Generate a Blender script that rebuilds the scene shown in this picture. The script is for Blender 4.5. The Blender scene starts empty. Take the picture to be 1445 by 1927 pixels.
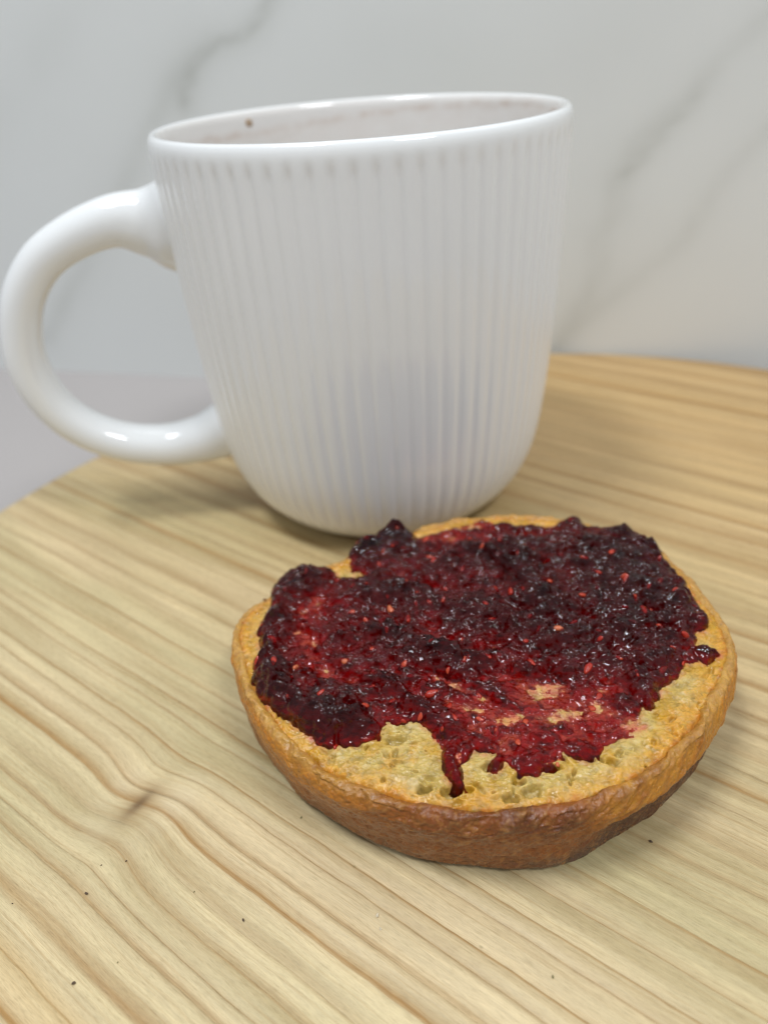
import bpy, math, random
import numpy as np
from math import radians, sin, cos, pi
from mathutils import Vector, Matrix

random.seed(7); rng = np.random.default_rng(7)
S = bpy.context.scene
COL = S.collection
MM = 0.001

# ------------------------------------------------------------------ camera
F, CX, CY = 1400.0, 722.5, 963.5          # focal length and centre of the 1445 x 1927 photograph
CAM_H, PITCH, ROLL = 0.103, 33.0, 4.4
def cam_basis():
    p, r = radians(PITCH), radians(ROLL)
    fwd = np.array([0, cos(p), -sin(p)]); right = np.array([1, 0, 0.]); up = np.cross(right, fwd)
    return right * cos(r) - up * sin(r), right * sin(r) + up * cos(r), fwd
CR, CU, CF = cam_basis()
cam_d = bpy.data.cameras.new('camera'); cam = bpy.data.objects.new('camera', cam_d); COL.objects.link(cam)
M = Matrix([[CR[i], CU[i], -CF[i], 0] for i in range(3)] + [[0, 0, 0, 1]]); M.translation = (0, 0, CAM_H)
cam.matrix_world = M
cam_d.sensor_fit = 'VERTICAL'; cam_d.sensor_height = 36; cam_d.lens = F / 1927 * 36
cam_d.clip_start = 0.005; cam_d.clip_end = 20
cam_d.dof.use_dof = True; cam_d.dof.focus_distance = 0.107; cam_d.dof.aperture_fstop = 26.15 / 1.95
S.camera = cam

# ------------------------------------------------------------------ light: indoor, ceiling strips, soft room light
w = bpy.data.worlds.new('World'); S.world = w; w.use_nodes = True
wn = w.node_tree.nodes; wl = w.node_tree.links
bg = wn['Background']; bg.inputs['Strength'].default_value = 0.40
tc = wn.new('ShaderNodeTexCoord'); sx = wn.new('ShaderNodeSeparateXYZ'); cr = wn.new('ShaderNodeValToRGB')
wl.new(tc.outputs['Generated'], sx.inputs[0]); wl.new(sx.outputs['Z'], cr.inputs[0]); wl.new(cr.outputs[0], bg.inputs['Color'])
cr.color_ramp.elements[0].position = 0.0; cr.color_ramp.elements[0].color = (0.74, 0.75, 0.77, 1)
cr.color_ramp.elements[1].position = 0.8; cr.color_ramp.elements[1].color = (1.24, 1.32, 1.42, 1)

def strip(name, loc, target, sx_, sy_, power, col, spin=0.0):
    l = bpy.data.lights.new(name, 'AREA'); l.shape = 'RECTANGLE'; l.size = sx_; l.size_y = sy_
    l.energy = power; l.color = col
    o = bpy.data.objects.new(name, l); COL.objects.link(o); o.location = loc
    q = (Vector(target) - Vector(loc)).to_track_quat('-Z', 'Y'); o.rotation_euler = (q.to_matrix() @ Matrix.Rotation(spin, 3, 'Z')).to_euler()
    return o
strip('ceiling_panel_light', (-0.36, 0.0, 1.15), (0.02, 0.12, 0), 0.34, 0.20, 7.3, (0.95, 0.98, 1.0), 0.25)
strip('ceiling_panel_light', (0.42, -0.40, 1.02), (0.02, 0.12, 0.03), 0.30, 0.16, 5.2, (0.95, 0.98, 1.0), -0.2)

S.view_settings.view_transform = 'Standard'; S.view_settings.look = 'None'
S.view_settings.exposure = 0.0; S.view_settings.gamma = 1.0
S.cycles.transparent_max_bounces = 24; S.cycles.max_bounces = 8
S.cycles.use_denoising = True
S.cycles.filter_width = 1.2

# ------------------------------------------------------------------ helpers
def unproject(px, z):
    """pixel of the photograph -> world millimetres on the level plane z (mm)"""
    px = np.atleast_2d(np.array(px, float))
    D = ((px[:, 0] - CX) / F)[:, None] * CR - ((px[:, 1] - CY) / F)[:, None] * CU + CF
    t = (z * MM - CAM_H) / D[:, 2]
    return (D * t[:, None] + np.array([0, 0, CAM_H])) / MM
WALL_P = np.array([0.0832, 0.2545, 0.0]); WALL_A = radians(-17.2)      # the wall touches the board behind on the right
WALL_D = np.array([cos(WALL_A), sin(WALL_A), 0]); WALL_N = np.array([-sin(WALL_A), cos(WALL_A), 0])
def unproject_wall(px):
    """pixel of the photograph -> (distance along the wall, height) in metres"""
    px = np.atleast_2d(np.array(px, float)); o = np.array([0, 0, CAM_H])
    D = ((px[:, 0] - CX) / F)[:, None] * CR - ((px[:, 1] - CY) / F)[:, None] * CU + CF
    t = ((WALL_P - o) @ WALL_N) / (D @ WALL_N); Q = o + D * t[:, None]
    return np.stack([(Q - WALL_P) @ WALL_D, Q[:, 2]], 1)

def perlin(x, y, seed=0):
    x = np.asarray(x, float); y = np.asarray(y, float)
    xi = np.floor(x).astype(np.int64); yi = np.floor(y).astype(np.int64)
    fx = x - xi; fy = y - yi
    def h(a, b):
        n = (a * 374761393 + b * 668265263 + seed * 974634777) & 0xFFFFFFFF
        n = ((n ^ (n >> 13)) * 1274126177) & 0xFFFFFFFF
        n = n ^ (n >> 16)
        an = (n & 0xFFFF) / 65536.0 * 2 * pi
        return np.cos(an), np.sin(an)
    def g(a, b, dx, dy):
        c, s = h(a, b); return c * dx + s * dy
    u = fx * fx * fx * (fx * (fx * 6 - 15) + 10); v = fy * fy * fy * (fy * (fy * 6 - 15) + 10)
    n00 = g(xi, yi, fx, fy); n10 = g(xi + 1, yi, fx - 1, fy)
    n01 = g(xi, yi + 1, fx, fy - 1); n11 = g(xi + 1, yi + 1, fx - 1, fy - 1)
    return ((n00 * (1 - u) + n10 * u) * (1 - v) + (n01 * (1 - u) + n11 * u) * v) * 1.5
def fbm(x, y, octaves=4, seed=0, gain=0.5):
    s = 0; a = 1.0; t = 0
    for k in range(octaves):
        s = s + a * perlin(x * 2 ** k + 13.7 * k, y * 2 ** k - 7.1 * k, seed + k); t += a; a *= gain
    return s / t
def worley(x, y, seed=0, jit=0.9):
    xi = np.floor(x).astype(np.int64); yi = np.floor(y).astype(np.int64)
    best = np.full(np.shape(x), 9.0)
    for i in (-1, 0, 1):
        for j in (-1, 0, 1):
            a = xi + i; b = yi + j
            n = (a * 374761393 + b * 668265263 + seed * 974634777) & 0xFFFFFFFF
            n = ((n ^ (n >> 13)) * 1274126177) & 0xFFFFFFFF; n = n ^ (n >> 16)
            px = a + 0.5 + jit * ((n & 0xFFF) / 4096.0 - 0.5); py = b + 0.5 + jit * (((n >> 12) & 0xFFF) / 4096.0 - 0.5)
            best = np.minimum(best, (px - x) ** 2 + (py - y) ** 2)
    return np.sqrt(best)
def sstep(a, b, x):
    t = np.clip((x - a) / (b - a), 0, 1); return t * t * (3 - 2 * t)
def mix(a, b, t):
    t = np.asarray(t)[..., None]; return np.asarray(a) * (1 - t) + np.asarray(b) * t
def seg_dist(X, Y, pts, closed=False):
    d = np.full(X.shape, 1e9); n = len(pts)
    for i in range(n if closed else n - 1):
        ax, ay = pts[i][:2]; bx, by = pts[(i + 1) % n][:2]
        vx, vy = bx - ax, by - ay
        t = np.clip(((X - ax) * vx + (Y - ay) * vy) / (vx * vx + vy * vy + 1e-12), 0, 1)
        d = np.minimum(d, (X - ax - t * vx) ** 2 + (Y - ay - t * vy) ** 2)
    return np.sqrt(d)
def inside(X, Y, pts):
    r = np.zeros(X.shape, bool); n = len(pts)
    for i in range(n):
        ax, ay = pts[i][:2]; bx, by = pts[(i + 1) % n][:2]
        if ay == by: continue
        r ^= ((ay > Y) != (by > Y)) & (X < (bx - ax) * (Y - ay) / (by - ay) + ax)
    return r

def link(name, me, mat=None, parent=None, smooth=True):
    o = bpy.data.objects.new(name, me); COL.objects.link(o)
    if mat and not me.materials: me.materials.append(mat)
    if smooth: me.polygons.foreach_set('use_smooth', np.ones(len(me.polygons), bool))
    if parent: o.parent = parent
    return o
def mesh_np(name, verts, quads, cols=None):
    """verts in metres, quads (n,4); faces with a repeated last index become triangles"""
    me = bpy.data.meshes.new(name)
    verts = np.ascontiguousarray(verts, dtype=np.float32); quads = np.ascontiguousarray(quads, dtype=np.int32)
    me.vertices.add(len(verts)); me.vertices.foreach_set('co', verts.ravel())
    me.loops.add(quads.size); me.loops.foreach_set('vertex_index', quads.ravel())
    k = quads.shape[1]
    me.polygons.add(len(quads)); me.polygons.foreach_set('loop_start', np.arange(0, quads.size, k, dtype=np.int32))
    me.update(calc_edges=True)
    if cols is not None:
        a = me.color_attributes.new('Col', 'FLOAT_COLOR', 'POINT')
        c = np.ones((len(verts), 4), np.float32); c[:, :cols.shape[1]] = cols
        a.data.foreach_set('color', c.ravel())
    me.validate(); return me
def grid_quads(nu, nv, wrap_u=False, flip=False):
    """index = u*nv + v"""
    U = np.arange(nu if wrap_u else nu - 1); V = np.arange(nv - 1)
    u, v = np.meshgrid(U, V, indexing='ij'); u1 = (u + 1) % nu
    q = np.stack([u * nv + v, u1 * nv + v, u1 * nv + v + 1, u * nv + v + 1], -1).reshape(-1, 4)
    return q[:, ::-1] if flip else q
def tag(o, label=None, cat=None, group=None, kind=None):
    for k, v in (('label', label), ('category', cat), ('group', group), ('kind', kind)):
        if v: o[k] = v
    return o
def empty(name, loc):
    o = bpy.data.objects.new(name, None); COL.objects.link(o); o.location = loc; o.empty_display_size = 0.01; return o

class NT:
    def __init__(s, name):
        s.m = bpy.data.materials.new(name); s.m.use_nodes = True; s.t = s.m.node_tree; s.n = s.t.nodes; s.l = s.t.links
        s.b = s.n['Principled BSDF']; s.out = s.n['Material Output']
    def new(s, t, **kw):
        n = s.n.new(t)
        for k, v in kw.items(): setattr(n, k, v)
        return n
    def put(s, sock, v):
        if isinstance(v, bpy.types.NodeSocket): s.l.new(v, sock)
        else: sock.default_value = v
    def math(s, op, a, b=0.0, c=0.0, clamp=False):
        n = s.new('ShaderNodeMath', operation=op, use_clamp=clamp)
        s.put(n.inputs[0], a); s.put(n.inputs[1], b); s.put(n.inputs[2], c); return n.outputs[0]
    def noise(s, vec, scale, detail=3, rough=0.5, dist=0.0, dim='3D'):
        n = s.new('ShaderNodeTexNoise', noise_dimensions=dim)
        if dim == '1D': s.put(n.inputs['W'], vec)
        else: s.put(n.inputs['Vector'], vec)
        n.inputs['Scale'].default_value = scale; n.inputs['Detail'].default_value = detail
        n.inputs['Roughness'].default_value = rough; n.inputs['Distortion'].default_value = dist
        return n.outputs['Fac']
    def ramp(s, fac, stops, interp='LINEAR'):
        n = s.new('ShaderNodeValToRGB'); s.put(n.inputs[0], fac); r = n.color_ramp; r.interpolation = interp
        while len(r.elements) < len(stops): r.elements.new(0.5)
        for e, (p, c) in zip(r.elements, stops):
            e.position = p; e.color = (c, c, c, 1) if isinstance(c, (int, float)) else (*c, 1)
        return n.outputs[0]
    def mixc(s, fac, a, b, mode='MIX'):
        n = s.new('ShaderNodeMix', data_type='RGBA', blend_type=mode)
        s.put(n.inputs[0], fac)
        for i, v in ((6, a), (7, b)):
            if isinstance(v, tuple): v = (*v, 1) if len(v) == 3 else v
            s.put(n.inputs[i], v)
        return n.outputs[2]
    def obj(s): return s.new('ShaderNodeTexCoord').outputs['Object']
    def scale(s, vec, sc):
        n = s.new('ShaderNodeMapping'); s.put(n.inputs[0], vec); n.inputs['Scale'].default_value = sc; return n.outputs[0]
    def bump(s, h, strength, dist, normal=None):
        n = s.new('ShaderNodeBump'); s.put(n.inputs['Height'], h); n.inputs['Strength'].default_value = strength
        n.inputs['Distance'].default_value = dist
        if normal is not None: s.l.new(normal, n.inputs['Normal'])
        return n.outputs[0]
    def attr(s):
        n = s.new('ShaderNodeVertexColor'); n.layer_name = 'Col'; return n.outputs[0]

# ================================================================== SETTING
# ---- marble wall and countertop
COUNTER_Z = -0.018
def mat_marble(name, base, attr=True, rough=0.35):
    t = NT(name); o = t.obj()
    n1 = t.noise(o, 6, 4, 0.55); n2 = t.noise(o, 900, 2, 0.5)
    c = t.ramp(n1, [(0.3, tuple(x * 0.95 for x in base)), (0.7, base)])
    if attr: c = t.mixc(1.0, c, t.attr(), 'MULTIPLY')
    t.put(t.b.inputs['Base Color'], c); t.b.inputs['Roughness'].default_value = rough
    t.b.inputs['Specular IOR Level'].default_value = 0.4
    t.l.new(t.bump(n2, 0.05, 0.0003), t.b.inputs['Normal'])
    return t.m
def wall():
    nx, nz = 420, 320
    X, Z = np.meshgrid(np.linspace(-0.9, 0.9, nx), np.linspace(COUNTER_Z, 0.9, nz), indexing='ij')
    wob = 0.0035 * fbm(X * 30, Z * 30, 4, 5); wob2 = 0.0035 * fbm(X * 30 + 50, Z * 30, 4, 8)
    veins = [([(560, -80), (512, 0), (482, 52), (445, 75), (405, 82), (368, 112), (352, 160), (345, 200)], .0028, .24),
             ([(368, 112), (318, 160), (292, 215), (258, 280), (240, 330), (150, 520), (90, 640)], .0060, .15),
             ([(1520, -40), (1445, 25), (1385, 95), (1330, 150), (1245, 225), (1185, 280), (1160, 340), (1158, 395), (1130, 445), (1128, 500), (1085, 580), (1040, 660)], .0050, .13),
             ([(1560, 150), (1445, 235), (1340, 370), (1285, 450), (1215, 512), (1150, 560), (1075, 618), (1020, 690)], .0040, .09),
             ([(1330, 150), (1290, 200), (1240, 262), (1170, 330)], .0020, .18),
             ([(-60, 300), (60, 120), (180, -60)], .014, .05), ([(700, 60), (900, 140), (1100, 120), (1250, 20)], .02, .04)]
    d = np.ones_like(X)
    for pts, wid, amt in veins:
        P = unproject_wall(pts); wid *= 0.62; amt *= 0.85
        q = seg_dist(X + wob, Z + wob2, P)
        a = amt * (0.6 + 0.8 * np.clip(fbm(X * 22, Z * 22, 3, 11) + 0.5, 0, 1))
        d *= 1 - a * (0.62 * np.exp(-(q / wid) ** 2) + 0.38 * np.exp(-(q / (wid * 3.2)) ** 2))
    # veins that go on outside the picture
    for k, (x0, z0, x1, z1) in enumerate([(-.8, .1, -.35, .7), (.35, .75, .8, .2), (-.6, 0, -.45, .3), (.5, .02, .85, .5), (-.2, .5, .3, .85)]):
        P = np.linspace([x0, z0], [x1, z1], 9); P[:, 0] += rng.normal(0, .02, 9)
        q = seg_dist(X + wob, Z + wob2, P); d *= 1 - .2 * np.exp(-(q / .006) ** 2)
    col = np.stack([d, d, d], -1); col[..., 2] *= 1 - (1 - d) * 0.12
    V = np.stack([WALL_P[0] + X * WALL_D[0], WALL_P[1] + X * WALL_D[1], Z], -1).reshape(-1, 3)
    me = mesh_np('wall', V, grid_quads(nx, nz, flip=False), col.reshape(-1, 3))
    o = link('wall', me, mat_marble('marble_wall', (0.755, 0.775, 0.765)))
    tag(o, kind='structure')
wall()
def box(name, x0, x1, y0, y1, z0, z1, mat, parent=None):
    v = [(x, y, z) for x in (x0, x1) for y in (y0, y1) for z in (z0, z1)]
    f = [(0, 1, 3, 2), (4, 6, 7, 5), (0, 4, 5, 1), (2, 3, 7, 6), (0, 2, 6, 4), (1, 5, 7, 3)]
    me = bpy.data.meshes.new(name); me.from_pydata(v, [], f); me.update()
    return link(name, me, mat, parent, smooth=False)
tag(box('countertop', -0.9, 0.9, -0.62, 0.0, COUNTER_Z - 0.03, COUNTER_Z, mat_marble('counter_stone', (0.435, 0.405, 0.395), False, 0.3)), kind='structure')
ct = bpy.data.objects['countertop']; ct.location = WALL_P; ct.rotation_euler = (0, 0, WALL_A)

# ---- round wooden board
BC = (0.0363, 0.1011); BR = 0.1594
GA = radians(38.5)
RINGS = [-30, -24, -17, -11, -6, -1, 3.5, 8.0, 13.0, 18.8, 21.3, 24.8, 28.5, 33.4, 37.2, 41.9, 44.7, 49.4, 52.0, 57.0, 62.5, 67.5, 72.2,
         77, 84, 88, 92, 95, 100.4, 104, 111, 118.4, 124, 129.5, 138, 147, 156, 163, 171, 180, 190, 200, 212, 222, 232, 242, 252]
KNOT_U, KNOT_W = 33.6, -82.0
def mat_wood():
    t = NT('ash_wood'); o = t.obj()               # object space: metres about the board's centre
    mp = t.new('ShaderNodeMapping'); t.put(mp.inputs[0], o)
    mp.inputs['Location'].default_value = (BC[0], BC[1], 0); 
    sp = t.new('ShaderNodeSeparateXYZ'); t.put(sp.inputs[0], mp.outputs[0])
    X = t.math('MULTIPLY', sp.outputs[0], 1000.0); Y = t.math('MULTIPLY', sp.outputs[1], 1000.0)
    U0 = t.math('ADD', t.math('MULTIPLY', X, sin(GA)), t.math('MULTIPLY', Y, cos(GA)))      # across the grain, mm
    W = t.math('SUBTRACT', t.math('MULTIPLY', X, cos(GA)), t.math('MULTIPLY', Y, sin(GA)))  # along the grain, mm
    # low-frequency wander of the rings
    cv = t.new('ShaderNodeCombineXYZ'); t.put(cv.inputs[0], t.math('MULTIPLY', U0, 0.022)); t.put(cv.inputs[1], t.math('MULTIPLY', W, 0.010))
    wan = t.math('MULTIPLY', t.math('SUBTRACT', t.noise(cv.outputs[0], 1, 2, 0.4), 0.5), 1.6)
    cv2 = t.new('ShaderNodeCombineXYZ'); t.put(cv2.inputs[0], t.math('MULTIPLY', U0, 0.15)); t.put(cv2.inputs[1], t.math('MULTIPLY', W, 0.06))
    wan2 = t.math('MULTIPLY', t.math('SUBTRACT', t.noise(cv2.outputs[0], 1, 3, 0.55), 0.5), 0.9)
    # the knot: rings swerve down into it and bow out past it
    du = t.math('SUBTRACT', U0, KNOT_U); dw = t.math('SUBTRACT', W, KNOT_W)
    r2 = t.math('ADD', t.math('POWER', t.math('DIVIDE', du, 8.5), 2.0), t.math('POWER', t.math('DIVIDE', dw, 7.5), 2.0))
    g = t.math('POWER', 2.718, t.math('MULTIPLY', r2, -1.0))
    swer = t.math('MULTIPLY', t.math('MULTIPLY', g, dw), -0.42)
    bow = t.math('MULTIPLY', g, t.math('MULTIPLY', du, 0.35))
    U = t.math('ADD', t.math('ADD', U0, wan), t.math('ADD', wan2, t.math('ADD', swer, bow)))
    # ring number from the ring list
    lo, hi = RINGS[0], RINGS[-1]
    un = t.math('DIVIDE', t.math('SUBTRACT', U, lo), hi - lo, clamp=True)
    fc = t.new('ShaderNodeFloatCurve'); t.put(fc.inputs['Value'], un)
    cu = fc.mapping.curves[0]; N = len(RINGS) - 1
    cu.points[0].location = (0, 0); cu.points[1].location = (1, 1)
    for i in range(1, N): cu.points.new((RINGS[i] - lo) / (hi - lo), i / N)
    for p in cu.points: p.handle_type = 'VECTOR'
    fc.mapping.update()
    ph = t.math('MULTIPLY', fc.outputs[0], float(N))
    fr0 = t.math('FRACT', ph); idx = t.math('FLOOR', ph)
    wn_ = t.new('ShaderNodeTexWhiteNoise', noise_dimensions='1D'); t.put(wn_.inputs['W'], idx)
    rnd = wn_.outputs['Value']
    fr = t.math('POWER', fr0, t.math('MULTIPLY_ADD', t.math('FRACT', t.math('MULTIPLY', rnd, 7.3)), 1.1, 0.5))
    # late wood: a thin dark line that fades on one side
    line = t.ramp(fr, [(0.0, 0.80), (0.035, 1.0), (0.09, 0.62), (0.20, 0.28), (0.42, 0.08), (0.72, 0.02), (0.93, 0.12), (1.0, 0.80)], 'EASE')
    cs = t.new('ShaderNodeCombineXYZ'); t.put(cs.inputs[0], t.math('MULTIPLY', U, 0.9)); t.put(cs.inputs[1], t.math('MULTIPLY', W, 0.03))
    st = t.noise(cs.outputs[0], 1, 4, 0.6)
    cs2 = t.new('ShaderNodeCombineXYZ'); t.put(cs2.inputs[0], t.math('MULTIPLY', U, 5.0)); t.put(cs2.inputs[1], t.math('MULTIPLY', W, 0.35))
    fib = t.noise(cs2.outputs[0], 1, 4, 0.65)
    amp = t.math('MULTIPLY_ADD', t.math('POWER', rnd, 1.4), 0.9, 0.22)
    amp = t.math('MULTIPLY', amp, t.math('MULTIPLY_ADD', st, 2.2, -0.1))
    lf = t.math('MULTIPLY', line, amp, clamp=True)
    cb = t.new('ShaderNodeCombineXYZ'); t.put(cb.inputs[0], t.math('MULTIPLY', U, 0.035)); t.put(cb.inputs[1], t.math('MULTIPLY', W, 0.008))
    broad = t.noise(cb.outputs[0], 1, 3, 0.5)
    back = t.math('DIVIDE', t.math('SUBTRACT', U0, 45.0), 150.0, clamp=True)          # tanner towards the back: the light's falloff put into the wood colour
    base = t.mixc(t.ramp(broad, [(0.35, 0.0), (0.65, 1.0)]), (0.485, 0.43, 0.235), (0.63, 0.51, 0.305))
    base = t.mixc(t.math('MULTIPLY', back, 0.85), base, (0.53, 0.345, 0.15))
    soft = t.new('ShaderNodeCombineXYZ'); t.put(soft.inputs[0], t.math('MULTIPLY', U, 0.42)); t.put(soft.inputs[1], t.math('MULTIPLY', W, 0.02)); soft.inputs[2].default_value = 3.3
    sf = t.noise(soft.outputs[0], 1, 3, 0.6)
    base = t.mixc(1.0, base, t.ramp(sf, [(0.3, (0.80, 0.75, 0.68)), (0.5, (0.98, 0.97, 0.96)), (0.68, (1.16, 1.15, 1.14))]), 'MULTIPLY')
    dark = t.mixc(rnd, (0.24, 0.115, 0.032), (0.36, 0.19, 0.05))
    c = t.mixc(lf, base, dark)
    band = t.math('MULTIPLY', t.ramp(t.math('MULTIPLY', U0, 0.01), [(0.03, 0.0), (0.065, 0.8), (0.085, 0.7), (0.10, 0.0)]), t.math('MULTIPLY', st, 0.9))
    c = t.mixc(band, c, (0.60, 0.42, 0.18))
    # broad muted greyish streaks
    c = t.mixc(t.math('MULTIPLY', t.ramp(st, [(0.45, 0.0), (0.75, 1.0)]), 0.30), c, (0.50, 0.39, 0.23))
    cs3 = t.new('ShaderNodeCombineXYZ'); t.put(cs3.inputs[0], t.math('MULTIPLY', U, 1.9)); t.put(cs3.inputs[1], t.math('MULTIPLY', W, 0.022)); cs3.inputs[2].default_value = 8.1
    thin = t.noise(cs3.outputs[0], 1, 3, 0.7)
    c = t.mixc(t.math('MULTIPLY', t.ramp(thin, [(0.52, 0.0), (0.70, 0.85)]), t.math('MULTIPLY', t.math('POWER', t.noise(cb.outputs[0], 3.1, 2, 0.5), 1.1), 1.25), clamp=True), c, (0.40, 0.26, 0.11))
    cs4 = t.new('ShaderNodeCombineXYZ'); t.put(cs4.inputs[0], t.math('MULTIPLY', U, 11.0)); t.put(cs4.inputs[1], t.math('MULTIPLY', W, 0.55))
    fine = t.noise(cs4.outputs[0], 1, 3, 0.6)
    c = t.mixc(1.0, c, t.ramp(fine, [(0.3, (0.80, 0.77, 0.72)), (0.48, (1, 1, 1)), (0.72, (1.10, 1.09, 1.07))]), 'MULTIPLY')
    fibc = t.ramp(fib, [(0.25, 0.86), (0.5, 1.0), (0.8, 1.08)])
    c = t.mixc(1.0, c, fibc, 'MULTIPLY')
    # knot stain, lying across the grain
    kd = t.math('ADD', t.math('POWER', t.math('DIVIDE', t.math('ADD', du, t.math('MULTIPLY', wan2, 2.0)), 4.6), 2.0), t.math('POWER', t.math('DIVIDE', t.math('ADD', dw, t.math('MULTIPLY', t.math('SUBTRACT', st, 0.5), 7.0)), 2.6), 2.0))
    kcore = t.math('ADD', t.math('POWER', t.math('DIVIDE', t.math('ADD', du, wan2), 2.6), 2.0), t.math('POWER', t.math('DIVIDE', t.math('ADD', dw, t.math('MULTIPLY', wan2, 0.6)), 0.9), 2.0))
    kn = t.math('MULTIPLY', t.math('POWER', 2.718, t.math('MULTIPLY', kd, -1.0)), t.math('MULTIPLY_ADD', st, 0.9, 0.35), clamp=True)
    c = t.mixc(t.math('MULTIPLY', kn, 0.75), c, (0.33, 0.20, 0.085))
    for off_w, off_u in ((4.5, 5.0), (-1.5, -6.5)):
        pl = t.math('ADD', t.math('POWER', t.math('DIVIDE', t.math('SUBTRACT', du, off_u), 3.4), 2.0), t.math('POWER', t.math('DIVIDE', t.math('SUBTRACT', dw, off_w), 3.0), 2.0))
        c = t.mixc(t.math('MULTIPLY', t.math('POWER', 2.718, t.math('MULTIPLY', pl, -1.0)), 0.28), c, (0.66, 0.56, 0.36))
    c = t.mixc(t.math('MULTIPLY', t.math('POWER', 2.718, t.math('MULTIPLY', kcore, -1.0)), 0.8), c, (0.17, 0.10, 0.045))
    # tiny dark pores and flecks
    cf = t.new('ShaderNodeCombineXYZ'); t.put(cf.inputs[0], t.math('MULTIPLY', U, 0.8)); t.put(cf.inputs[1], t.math('MULTIPLY', W, 0.5))
    vo = t.new('ShaderNodeTexVoronoi', feature='F1'); t.put(vo.inputs['Vector'], cf.outputs[0]); vo.inputs['Scale'].default_value = 0.25
    sp_ = t.ramp(vo.outputs['Distance'], [(0.02, 1.0), (0.05, 0.0)])
    c = t.mixc(t.math('MULTIPLY', sp_, 0.45), c, (0.22, 0.16, 0.06))
    t.put(t.b.inputs['Base Color'], c)
    t.put(t.b.inputs['Roughness'], t.ramp(fib, [(0.3, 0.34), (0.7, 0.55)])); t.b.inputs['Specular IOR Level'].default_value = 0.35
    hgt = t.ramp(fr, [(0.0, 0.25), (0.1, 0.0), (0.35, 0.45), (0.6, 0.9), (0.85, 1.0), (1.0, 0.25)], 'B_SPLINE')
    b1 = t.bump(t.math('MULTIPLY', hgt, t.math('MULTIPLY_ADD', rnd, 0.7, 0.3)), 0.9, 0.00050)
    b2 = t.bump(fine, 0.35, 0.00007, t.bump(fib, 0.45, 0.00014, b1))
    b3 = t.bump(t.math('MULTIPLY', g, t.math('SINE', t.math('MULTIPLY', dw, 0.45))), 0.8, 0.0009, b2)
    t.l.new(b3, t.b.inputs['Normal'])
    return t.m
def board():
    T = 0.018; n = 256
    prof = [(0.0, 0.0), (BR * .3, 0), (BR * .6, 0), (BR * .9, 0), (BR - .003, 0), (BR - .0015, -.0004), (BR - .0004, -.0015), (BR, -.003), (BR, -T + .003), (BR - .001, -T + .0008), (BR - .003, -T), (0.0, -T)]
    vs = [(r * cos(2 * pi * k / n), r * sin(2 * pi * k / n), z) for k in range(n) for r, z in prof]
    q = grid_quads(n, len(prof), wrap_u=True)
    me = bpy.data.meshes.new('cutting_board'); me.from_pydata(vs, [], q.tolist()); 
    import bmesh
    b = bmesh.new(); b.from_mesh(me); bmesh.ops.remove_doubles(b, verts=b.verts, dist=1e-6); bmesh.ops.recalc_face_normals(b, faces=b.faces); b.to_mesh(me); b.free()
    o = link('cutting_board', me, mat_wood()); o.location = (BC[0], BC[1], 0)
    tag(o, 'round pale wooden board with ridged grain and a small knot, under mug and muffin', 'cutting board')
board()

# ================================================================== MUG
MUG = (0.0012, 0.1740)
def spline(pts, n):
    """Catmull-Rom through the points, evenly sampled"""
    P = np.array(pts, float); P = np.vstack([2 * P[0] - P[1], P, 2 * P[-1] - P[-2]])
    out = []
    for i in range(1, len(P) - 2):
        for k in range(24):
            t = k / 24; a, b, c, d = P[i - 1], P[i], P[i + 1], P[i + 2]
            out.append(0.5 * ((2 * b) + (-a + c) * t + (2 * a - 5 * b + 4 * c - d) * t * t + (-a + 3 * b - 3 * c + d) * t ** 3))
    out.append(P[-2]); out = np.array(out)
    L = np.r_[0, np.cumsum(np.linalg.norm(np.diff(out, axis=0), axis=1))]
    s = np.linspace(0, L[-1], n)
    return np.stack([np.interp(s, L, out[:, k]) for k in range(out.shape[1])], 1)
def mat_glaze(attr):
    t = NT('white_glaze'); o = t.obj()
    c = t.ramp(t.noise(o, 25, 3), [(0.3, (0.81, 0.825, 0.83)), (0.7, (0.83, 0.84, 0.84))])
    if attr: c = t.mixc(1.0, c, t.attr(), 'MULTIPLY')
    t.put(t.b.inputs['Base Color'], c)
    t.put(t.b.inputs['Roughness'], t.ramp(t.noise(o, 60, 3), [(0.3, 0.07), (0.7, 0.13)]))
    t.b.inputs['IOR'].default_value = 1.52
    t.b.inputs['Coat Weight'].default_value = 0.3; t.b.inputs['Coat Roughness'].default_value = 0.04
    t.l.new(t.bump(t.noise(o, 160, 2), 0.10, 0.0004), t.b.inputs['Normal'])
    return t.m
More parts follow.
